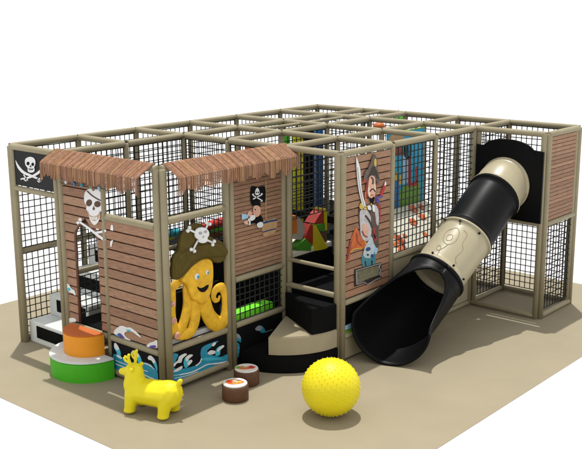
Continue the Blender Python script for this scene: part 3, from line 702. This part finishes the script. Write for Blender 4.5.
wedge('orange foam block at the left end of the wedge row', W_ORG_SHADE, [(94, 135), (140, 130), (142, 275), (100, 285), (92, 380)], .2, -.02)
wedge('grey foam peak behind the orange block', mat('grey_vinyl', (.33, .32, .28), .5), [(140, 135), (160, 140), (205, 215), (205, 330), (142, 330)], .2, -.06)
wedge('tall red foam peak with a yellow edge beside it', W_RED_SHADE, [(375, 75), (375, 200), (285, 195), (330, 120)], .2, -.06)
wedge('thin yellow foam board beside the tall red peak', W_YEL_SHADE, [(376, 72), (392, 72), (392, 250), (376, 250)], .25, -.03)
wedge('low green foam triangle in front of the wedge row', W_GRN_SHADE, [(140, 385), (215, 320), (262, 370), (258, 425), (160, 420)], .15, .0)
wedge('small red foam triangle leaning between green and yellow wedges', W_RED_SHADE, [(255, 200), (278, 210), (278, 370), (200, 330)], .15, -.02)
wedge('slanted yellow foam wedge in the middle of the row', W_YEL_SHADE, [(282, 205), (300, 210), (398, 395), (370, 410), (282, 425)], .15, .0)
wedge('green foam wedge under the tall red peak', W_GRN_SHADE, [(300, 205), (372, 195), (372, 260), (335, 260)], .15, -.03)
wedge('brown foam wedge at the right of the row', P_BROWN, [(336, 264), (390, 254), (395, 390)], .15, -.04)

# sea scene board on the inner wall
root = thing('picture_board', 'turquoise picture board with a tan hat shape and red stripes behind the side netting', 'panel', (U[3]+.03, 5.5, 1.6))
xb = U[3]+.07
bm = BM(); box(bm, xb-.02, xb, V[4]+.07, V[5]-.06, 1.4, 3.055, .003); link('board', bm, mat('board_turquoise', (.01, .34, .55), .5, .15, 4), root)
bm = BM(); box(bm, xb-.005, xb+.006, V[4]+.07, V[5]-.06, 3.057, 3.075, .002); link('edge_strip', bm, mat('edge_lime', (.30, .42, .02), .5), root)
zo, s = (385, 115), 8.314
D3 = lambda n_, pl, m, k: decal(root, n_, 0, xb, pl, m, .0008+k*st, zo, s)
D3('hill_print', [[(110, 645), (150, 600), (230, 560), (290, 545), (290, 800), (110, 830)]], P_GREEN, 0)
D3('hat_print', [smooth([(28, 232), (34, 190), (70, 160), (120, 158), (152, 175), (158, 205), (110, 210), (60, 228)], 3, True)], P_TAN, 0)
D3('block_print', [[(84, 270), (140, 262), (150, 300), (150, 335), (85, 340)]], mat('print_rust', (.22, .05, .02), .5, .2, 8), 1)
D3('stripe_print', [[(195, 340), (215, 335), (215, 560), (270, 540), (270, 585), (190, 600)], [(255, 430), (272, 425), (272, 560), (255, 565)]], P_RED, 1)
D3('fork_print', [stroke([(160, 260), (162, 340), (185, 362), (210, 340), (212, 250)], 9), stroke([(187, 255), (187, 370)], 8)], P_BLACK, 2)
D3('sail_print', [[(142, 340), (190, 330), (190, 560), (142, 580)]], P_SKY, 0)
D3('stripe_print', [stroke([(172, 230), (176, 330)], 8), [(115, 500), (140, 495), (140, 570), (112, 580)], [(78, 505), (100, 460), (104, 530), (80, 560)]], P_GOLD, 2)
D3('pool_print', [[(78, 560), (110, 545), (115, 640), (112, 800), (78, 820)]], BLUE, 2)

# white wall pad with orange starfish
root = thing('spotted_mat', 'cream padded mat printed with orange starfish behind the netting above the slide', 'mat', (3.9, 5, 1.101))
bm = BM()
pts = []
prof = [(4.28, 1.12), (4.10, 1.27), (3.90, 1.44), (3.70, 1.61), (3.52, 1.77)]
ys = [V[3]+.08+k*(V[5]-V[3]-.16)/12 for k in range(13)]
g1 = [[bm.verts.new((x, y, z-.00)) for x, z in prof] for y in ys]; g2 = [[bm.verts.new((x-.04, y, z-.047)) for x, z in prof] for y in ys]
for a, b in zip(range(12), range(1, 13)):
    for q in range(4):
        f = bm.faces.new((g1[a][q], g1[b][q], g1[b][q+1], g1[a][q+1])); f.smooth = True
        bm.faces.new((g2[a][q], g2[a][q+1], g2[b][q+1], g2[b][q]))
    bm.faces.new((g1[a][4], g1[b][4], g2[b][4], g2[a][4])); bm.faces.new((g1[a][0], g2[a][0], g2[b][0], g1[b][0]))
bm.faces.new(g1[0]+g2[0][::-1]); bm.faces.new(g1[-1]+g2[-1][::-1])
link('padding', bm, mat('mat_cream', (.66, .63, .52), .5, .1, 5), root)
zo, s = (385, 205), 8.314
for (x, y, r) in ((120, 290, 48), (145, 370, 40), (235, 140, 38), (235, 30, 40), (310, 95, 34), (305, 15, 30), (460, 75, 28), (335, 245, 22), (515, 20, 22), (90, 330, 22), (165, 255, 20), (400, 150, 16)):
    N_ = Vector((.65, 0, .76)); N_.normalize(); Q_ = Vector((4.28, 0, 1.12))+N_*.006
    dr_ = FW+RT*((zo[0]+x/s-291)/F)-UP*((zo[1]+y/s-224.5)/F); P0 = CAM+dr_*((Q_-CAM).dot(N_)/dr_.dot(N_))
    T_ = Vector((-N_.z, 0, N_.x))
    if not (V[3]+.1 < P0.y < V[5]-.1 and 3.56 < P0.x < 4.26): continue
    bm = BM(); ph = random.uniform(0, 2); rr = r/s*.0195
    prism(bm, [P0+(Vector((0, 1, 0))*math.cos(ph+k*pi/5)*1.3+T_*math.sin(ph+k*pi/5)*1.2)*rr*(1 if k % 2 else .65) for k in range(10)], N_, .003)
    link('starfish_print', bm, P_ORANGE, root)

# coloured bolsters lying on the deck behind the octopus
for lab, m, zz, pa, pb in (('red foam bolster, rearmost of three behind the octopus hat', RED, 1.62, (198, 229), (228, 219.5)), ('green foam bolster between red and orange ones behind the octopus hat', LIME, 1.5, (192, 233.5), (228, 225.5)), ('orange foam bolster, front of three behind the octopus hat', ORANGET, 1.40, (190, 238.5), (222, 231))):
    a = at(2, zz, *pa); b = at(2, zz, *pb); d = (b-a).normalized()
    bm = BM(); 
    tube(bm, [a, b], .075, 14, True, True)
    o = rebase(tag(link('foam_bolster', bm, m), lab, 'bolster', 'foam bolsters behind the octopus'), ((a+b)/2-Vector((0, 0, .075))))
a = at(2, 1.5, 160, 236); b = at(2, 1.5, 176, 232)
bm = BM(); tube(bm, [a, b], .075, 14, True, True); rebase(tag(link('foam_bolster', bm, P_AQUA), 'light blue foam bolster left of the octopus hat', 'bolster', 'foam bolsters behind the octopus'), (a+b)/2-Vector((0, 0, .075)))
a = at(2, 1.4, 160, 239); b = at(2, 1.4, 172, 236.5)
bm = BM(); tube(bm, [a, b], .05, 14, True, True); rebase(tag(link('foam_bolster', bm, YELLOW), 'small yellow foam bolster below the light blue one', 'bolster', 'foam bolsters behind the octopus'), (a+b)/2-Vector((0, 0, .05)))
# hanging balls near the top beams
for lab, m, px, py, z in (('orange ball hanging behind the right thatched strip', ORANGET, 252, 147.5, 2.86), ('orange ball hanging left of the turquoise board', ORANGET, 379, 126.5, 2.9), ('green ball hanging near the rear beams', GREEN, 398.5, 118.5, 2.92)):
    p = at(2, z, px, py)
    root = thing('hanging_ball', lab, 'ball', (p.x, p.y, z-.1), 'balls hanging from the top beams')
    bm = BM(); sphere(bm, p, .10, 3, (1.2, 1.2, .85)); link('ball', bm, m, root)
    bm = BM(); tube(bm, [p+Vector((0, 0, .07)), p+Vector((0, 0, 3.10-z))], .008, 6); link('cord', bm, FOAMD, root)

# ------------------------------------------------------------------ tube slide
root = thing('tube_slide', 'tan and black tube slide running from the upper black plate to its open mouth', 'slide', (4.9, 4.4, 0))
bm = BM(); y = V[5]-.075
arch = [(U[4]+.09, 1.68), (U[5]-.005, 1.66), (U[5]-.005, 2.84), (5.56, 2.86)]+[(5.10+.48*math.cos(t), 2.80+.20*math.sin(t)) for t in [pi*k/14 for k in range(1, 14)]]+[(4.66, 2.86), (U[4]+.09, 2.87)]
prism(bm, [(a, y, b) for a, b in arch], (0, -1, 0), .05)
bmesh.ops.recalc_face_normals(bm, faces=bm.faces)
bmesh.ops.bevel(bm, geom=[e for e in bm.edges if all(v.co.y < y-.04 for v in e.verts)], offset=.012, segments=2, affect='EDGES')
link('mounting_plate', bm, SLIDEB, root)
S0 = Vector((5.08, V[5]-.12, 2.25)); S1 = Vector((5.08, 5.72, 2.09)); S2 = Vector((5.05, 4.90, 1.55)); S3 = Vector((4.99, 4.19, 1.07))
RS = .425
def ringpts(c, d, r, seg=40):
    s_, t_ = frame_of(d); return [c+(s_*math.cos(2*pi*k/seg)+t_*math.sin(2*pi*k/seg))*r for k in range(seg)]
def shell(name, cs, ds, rs, m, wall=.02, seg=40):
    bm = BM(); rings = [[bm.verts.new(p) for p in ringpts(c, d, r, seg)] for c, d, r in zip(cs, ds, rs)]
    inn = [[bm.verts.new(p) for p in ringpts(c, d, r-wall, seg)] for c, d, r in zip(cs, ds, rs)]
    n_ = len(cs)
    for i in range(n_-1):
        for k in range(seg):
            f = bm.faces.new((rings[i][k], rings[i][(k+1) % seg], rings[i+1][(k+1) % seg], rings[i+1][k])); f.smooth = True
            f = bm.faces.new((inn[i][k], inn[i+1][k], inn[i+1][(k+1) % seg], inn[i][(k+1) % seg])); f.smooth = True
    for i in (0, n_-1):
        for k in range(seg): bm.faces.new((rings[i][k], rings[i][(k+1) % seg], inn[i][(k+1) % seg], inn[i][k]))
    return link(name, bm, m, root)
def seg_path(a, da, b, db, n_=9):
    L_ = (b-a).length; out = []; dd = []
    for k in range(n_):
        t = k/(n_-1)
        h00, h10, h01, h11 = 2*t**3-3*t*t+1, t**3-2*t*t+t, -2*t**3+3*t*t, t**3-t*t
        out.append(a*h00+da*L_*h10+b*h01+db*L_*h11)
        dd.append((a*(6*t*t-6*t)+da*L_*(3*t*t-4*t+1)+b*(-6*t*t+6*t)+db*L_*(3*t*t-2*t)).normalized())
    return out, dd
dY = Vector((0, -1, 0)); d12 = (S2-S1).normalized(); d23 = (S3-S2).normalized()
d1 = (dY*.35+d12).normalized()
def seg(name, a, da, b, db, m, r0=RS, r1=RS, lab=None):
    c_, d_ = seg_path(a, da, b, db)
    n_ = len(c_); rs = [r0+(r1-r0)*k/(n_-1) for k in range(n_)]
    c_ = [c_[0], c_[0]+d_[0]*.034, c_[0]+d_[0]*.036]+c_[1:-1]+[c_[-1]-d_[-1]*.036, c_[-1]-d_[-1]*.034, c_[-1]]
    d_ = [d_[0]]*3+d_[1:-1]+[d_[-1]]*3; fl = .028
    rs = [r0+fl, r0+fl, r0]+rs[1:-1]+[r1, r1+fl, r1+fl]
    o = shell(name, c_, d_, rs, m)
    if lab: o['label'] = lab
    return o
gp = .002
seg('slide_tube', S0, dY, S1-d1*gp, d1, SLIDET, lab='uppermost tan tube segment at the black plate')
seg('slide_tube', S1+d1*gp, d1, S2-d12*gp, d12, SLIDEB, lab='black tube segment between the two tan ones')
t3 = seg('slide_tube', S2+d12*gp, d12, S3-d23*gp, d23, SLIDET, lab='lower tan tube segment with raised swirls')
# raised swirl lines and bolts on the lower tan segment
ax_ = (S3-S2); sd, td = frame_of(d23)
def onseg(u, ang, dr=.0): return S2+ax_*u+(sd*math.cos(ang)+td*math.sin(ang))*(RS+dr)
upv = Vector((0, 0, 1)); camv = (CAM-(S2+S3)/2).normalized(); a_c = math.atan2(camv.dot(td), camv.dot(sd)); a_u = math.atan2(upv.dot(td), upv.dot(sd))
dirn = 1 if ((a_u-a_c+pi) % (2*pi)-pi) > 0 else -1
AN = lambda q: a_c+dirn*q
for pts in ([(.30, .65), (.22, .45), (.32, .25), (.5, .2), (.62, .35), (.6, .55), (.48, .7), (.36, .72), (.30, .65)], [(.42, .55), (.40, .42), (.5, .36), (.55, .48), (.48, .58), (.42, .55)], [(.62, .35), (.74, .42), (.82, .55), (.76, .65), (.70, .58), (.78, .48), (.9, .45)], [(.2, .2), (.25, .0), (.45, -.05), (.55, -.2), (.75, -.15), (.85, -.3)]):
    bm = BM(); tube(bm, [onseg(*(lambda p: (p[0], AN(p[1])))(p), .001) for p in smooth(pts, 5)], .0065, 6); link('raised_swirl', bm, mat('slide_line', (.25, .215, .13), .4), t3)
for (u, q) in ((.93, -.25), (.93, -.9), (.93, .6), (.93, 1.2), (.07, -.3), (.07, .5), (.07, 1.2)):
    bm = BM(); p = onseg(u, AN(q), .028); nn = (p-(S2+ax_*u)).normalized(); tube(bm, [p-nn*.01, p+nn*.012], .018, 8); link('bolt', bm, P_BLACK, t3)
# exit scoop: closed ring opening out into a flared trough
bm = BM(); sections = []
stn = [  # t, centre, direction, radius, half opening angle (from local up)
    (S3+d23*gp, d23, RS+.05, 0.0), (S3+d23*.04, d23, RS+.05, 0.0), (S3+d23*.045, d23, RS+.025, .0)]
E_ = Vector((5.06, 2.86, .595)); dE = Vector((.36, -.93, .03)).normalized()
NP = 34; cs_, ds_ = seg_path(S3+d23*.05, d23*1.1, E_, dE*1.0, NP)
for k in range(NP):
    t = k/(NP-1); u = max(0, (t-.10)/.90)
    stn.append((cs_[k], ds_[k], .455+.10*t+.035*t**6, math.acos(max(-1, 1-.93*u**.8)), .80-.62*t))
stn = [q if len(q) == 5 else (*q, .8) for q in stn]
NS = 36
def arc(c, d, r, op, roll, wall):
    d = d.normalized(); upl = (Vector((0, 0, 1))-d*d.z).normalized(); sl = d.cross(upl)
    if sl.x < 0: sl = -sl
    upl, sl = upl*math.cos(roll)+sl*math.sin(roll), sl*math.cos(roll)-upl*math.sin(roll)
    op = max(op, .001)
    return [c+(upl*math.cos(t)+sl*math.sin(t))*(r-wall) for t in [op+(2*pi-2*op)*k/NS for k in range(NS+1)]]
outer = [[bm.verts.new(p) for p in arc(*q, 0)] for q in stn]
inner = [[bm.verts.new(p) for p in arc(*q, .025)] for q in stn]
for i in range(len(stn)-1):
    for k in range(NS):
        f = bm.faces.new((outer[i][k], outer[i][k+1], outer[i+1][k+1], outer[i+1][k])); f.smooth = True
        f = bm.faces.new((inner[i][k], inner[i+1][k], inner[i+1][k+1], inner[i][k+1])); f.smooth = True
    for k in (0, NS): bm.faces.new((outer[i][k], outer[i+1][k], inner[i+1][k], inner[i][k]))
for i in (0, len(stn)-1):
    for k in range(NS): bm.faces.new((outer[i][k], outer[i][k+1], inner[i][k+1], inner[i][k]))
sc_ = link('slide_mouth', bm, SLIDEB, root)
# rolled rim along the scoop edge
L_ = [arc(*q, .012)[0] for q in stn[5:]]; Rg = [arc(*q, .012)[-1] for q in stn[5:]]
lip = arc(*stn[-1], .012)
path = L_[:-1]+lip+Rg[:-1][::-1]
bm = BM(); tube(bm, path+[path[0]], .022, 10); link('rim', bm, SLIDEB, sc_)

# ------------------------------------------------------------------ yellow nubby ball
bc = Vector((5.20, .96, 0)); br = .355
bp = at(2, 0, 331, 411)
br = .375; bc = at(2, br+.008, 331, 387)
bm = BM()
bmesh.ops.create_icosphere(bm, subdivisions=5, radius=br)
for f in bm.faces: f.smooth = True
bmesh.ops.translate(bm, verts=bm.verts, vec=bc)
NN = 480
for k in range(NN):
    z = 1-2*(k+.5)/NN; a = k*pi*(3-math.sqrt(5)); q = Vector((math.sqrt(1-z*z)*math.cos(a), math.sqrt(1-z*z)*math.sin(a), z))
    if q.z < -.985: continue
    tube(bm, [bc+q*(br-.004), bc+q*(br+.006), bc+q*(br+.0105)], [.0065, .0048, .002], 6)
rebase(tag(link('spiky_ball', bm, YELRUB), 'big yellow rubber ball covered in small nubs on the floor', 'ball'), (bc.x, bc.y, 0))

# ------------------------------------------------------------------ sushi stools
def stool(px, py, label, kind):
    p = at(2, 0.1, px, py); r = .18; h = .215
    root = thing('sushi_stool', label, 'stool', (p.x, p.y, 0), 'sushi shaped stools', 0, True)
    bm = BM(); rg = lathe(bm, [(r-.012, 0), (r, .012), (r, h-.014), (r-.014, h)], (0, 0, 0), 36); bm.faces.new(rg[0][::-1]); bm.faces.new(rg[-1]); link('side', bm, mat('nori_brown', (.10, .042, .018), .6, .2, 12, .25, 40), root)
    bm = BM(); rg = lathe(bm, [(r-.016, h+.001), (r-.016, h+.012), (r-.024, h+.018)], (0, 0, 0), 36); bm.faces.new(rg[-1]); link('rice_top', bm, mat('rice_white', (.68, .67, .63), .6, .06, 30, .3, 60), root)
    z = h+.0185
    def blob(nm, c, a, b, rot, m, k):
        bm = BM(); prism(bm, [Vector((x, y, z+k*.0035)) for x, y in smooth([(c[0]+q[0]*random.uniform(.85, 1.12), c[1]+q[1]*random.uniform(.85, 1.12)) for q in ell((0, 0), a, b, 10, rot)], 3, True)], (0, 0, 1), .0032); link(nm, bm, m, root)
    if kind == 0:
        blob('filling', (-.01, .0), .125, .085, .6, P_ORANGE, 0); blob('filling', (-.055, -.045), .03, .024, .2, P_RED, 1); blob('filling', (.045, .04), .035, .026, .6, mat('print_egg', (.75, .50, .06), .5), 1)
        blob('filling', (.03, -.03), .045, .026, .6, P_GOLD, 1); blob('filling', (-.01, .01), .035, .022, .5, P_WHITE, 2); blob('filling', (-.02, .055), .04, .02, .4, P_OLIVE, 1); blob('filling', (.005, -.012), .014, .012, 0, P_PINK, 3)
    else:
        blob('filling', (0, 0), .13, .07, .75, P_ORANGE, 0); blob('filling', (.055, .062), .045, .035, .5, P_RED, 1); blob('filling', (-.085, -.075), .045, .034, 1.9, P_GREEN, 1); blob('filling', (-.03, .03), .045, .018, .8, P_WHITE, 1); blob('filling', (-.01, -.04), .05, .02, .8, P_TAN, 1); blob('filling', (.07, .085), .02, .018, 0, P_PINK, 2)
    return root
stool(235.3, 391.5, 'brown sushi stool with orange and egg filling, nearer the yellow ball', 0)
stool(246.5, 376.5, 'brown sushi stool with red and green filling, nearer the corner steps', 1)

# ------------------------------------------------------------------ yellow inflatable deer
fa = math.atan2(-.157, -.523)
mid = (Vector((3.436, -.72, 0))+Vector((3.93, -.563, 0)))/2
fwd = Vector((math.cos(fa), math.sin(fa), 0)); lat = Vector((-fwd.y, fwd.x, 0))   # lat: animal's left
if lat.dot(Vector((CX-mid.x, CY-mid.y, 0))) < 0: near = -1
else: near = 1
base = mid-lat*near*.13
root = thing('bouncy_deer', 'yellow inflatable bouncing deer with small antlers standing on the floor', 'deer toy', base, None, fa, True)
bm = BM()
def caps(a, b, ra, rb, sc=1, n_=10):
    a, b = Vector(a), Vector(b)
    for k in range(n_+1):
        t = k/n_; sphere(bm, a.lerp(b, t), ra+(rb-ra)*t, 2, (1, sc, 1))
caps((-.27, 0, .265), (.20, 0, .255), .186, .172, 1.08)
caps((-.30, 0, .30), (-.22, 0, .31), .168, .15, 1.05, 3)       # rump
caps((.20, 0, .27), (.25, 0, .34), .15, .13, .95, 4)            # chest
caps((.24, 0, .33), (.232, 0, .50), .158, .122, .95, 6)          # neck
caps((.23, 0, .515), (.265, 0, .520), .118, .106, .98, 3)         # head
caps((.27, 0, .515), (.42, 0, .485), .082, .05, .95, 6)          # muzzle
sphere(bm, (.432, 0, .487), .052, 2, (.8, 1, .9))                 # nose
for sx in (.225, -.28):
    for sy in (-1, 1):
        caps((sx, sy*.10, .22), (sx+.015, sy*.135, .055), .102, .078, 1, 5)
        for k in range(4): sphere(bm, (sx+.018, sy*.138, .022+k*.012), .086-.004*k, 2, (1, 1, .3))
caps((-.37, 0, .375), (-.445, 0, .475), .036, .040, .8, 5)        # tail
sphere(bm, (-.455, 0, .492), .034, 2)
me = bpy.data.meshes.new('deer_src'); bm.to_mesh(me); bm.free()
tmp = bpy.data.objects.new('deer_src', me); COL.objects.link(tmp)
md = tmp.modifiers.new('r', 'REMESH'); md.mode = 'VOXEL'; md.voxel_size = .0105; md.use_smooth_shade = True
ms = tmp.modifiers.new('s', 'SMOOTH'); ms.factor = .5; ms.iterations = 14
dg = bpy.context.evaluated_depsgraph_get()
me2 = bpy.data.meshes.new_from_object(tmp.evaluated_get(dg)); me2.name = 'body'
bpy.data.objects.remove(tmp); bpy.data.meshes.remove(me)
zmin = min(v.co.z for v in me2.vertices)
for v in me2.vertices: v.co.z -= zmin
for p in me2.polygons: p.use_smooth = True
me2.materials.clear(); me2.materials.append(YELRUB)
body = bpy.data.objects.new('body', me2); COL.objects.link(body); body.parent = root
for sy in (-1, 1):
    bm = BM()
    tube(bm, smooth([(.25, sy*.035, .585), (.255, sy*.065, .66), (.262, sy*.085, .74), (.25, sy*.09, .785)], 3), .020, 10, True, True)
    tube(bm, [(.258, sy*.07, .67), (.31, sy*.085, .70), (.325, sy*.09, .735)], [.019, .017, .015], 8, True, True)
    tube(bm, [(.262, sy*.085, .735), (.30, sy*.10, .765)], [.017, .014], 8, True, True)
    link('antler', bm, YELRUB, root)
    bm = BM(); sphere(bm, (.195, sy*.105, .60), .05, 3, (.45, .9, .62)); link('ear', bm, YELRUB, root)
    bm = BM(); sphere(bm, (.335, sy*.062, .545), .013, 2); link('eye', bm, YELRUB, root)
for o in list(bpy.data.objects):
    if '_local' in o: del o['_local']

# ------------------------------------------------------------------ light, world, camera
w = bpy.data.worlds.new('World'); S.world = w; w.use_nodes = True
bg = w.node_tree.nodes['Background']; bg.inputs['Color'].default_value = (1, 1, 1, 1); bg.inputs['Strength'].default_value = 1.0
sd_ = Vector((.49, -.52, -3.145)).normalized()
ld = bpy.data.lights.new('sun', 'SUN'); ld.energy = 3.6; ld.angle = math.radians(.8); ld.color = (1, .985, .95)
lo = bpy.data.objects.new('sun', ld); COL.objects.link(lo); lo.location = (0, 0, 12)
lo.rotation_euler = sd_.to_track_quat('-Z', 'Y').to_euler()
cd = bpy.data.cameras.new('camera'); cam = bpy.data.objects.new('camera', cd); COL.objects.link(cam)
cd.sensor_width = 36; cd.lens = F/582*36; cd.clip_end = 500; cd.clip_start = .1
M = Matrix((RT, UP, -FW)).transposed().to_4x4(); M.translation = CAM; cam.matrix_world = M
S.camera = cam
S.view_settings.view_transform = 'Standard'; S.view_settings.look = 'None'; S.view_settings.exposure = 0; S.view_settings.gamma = 1
S.render.engine = 'CYCLES'
S.cycles.use_denoising = True
S.cycles.max_bounces = 8
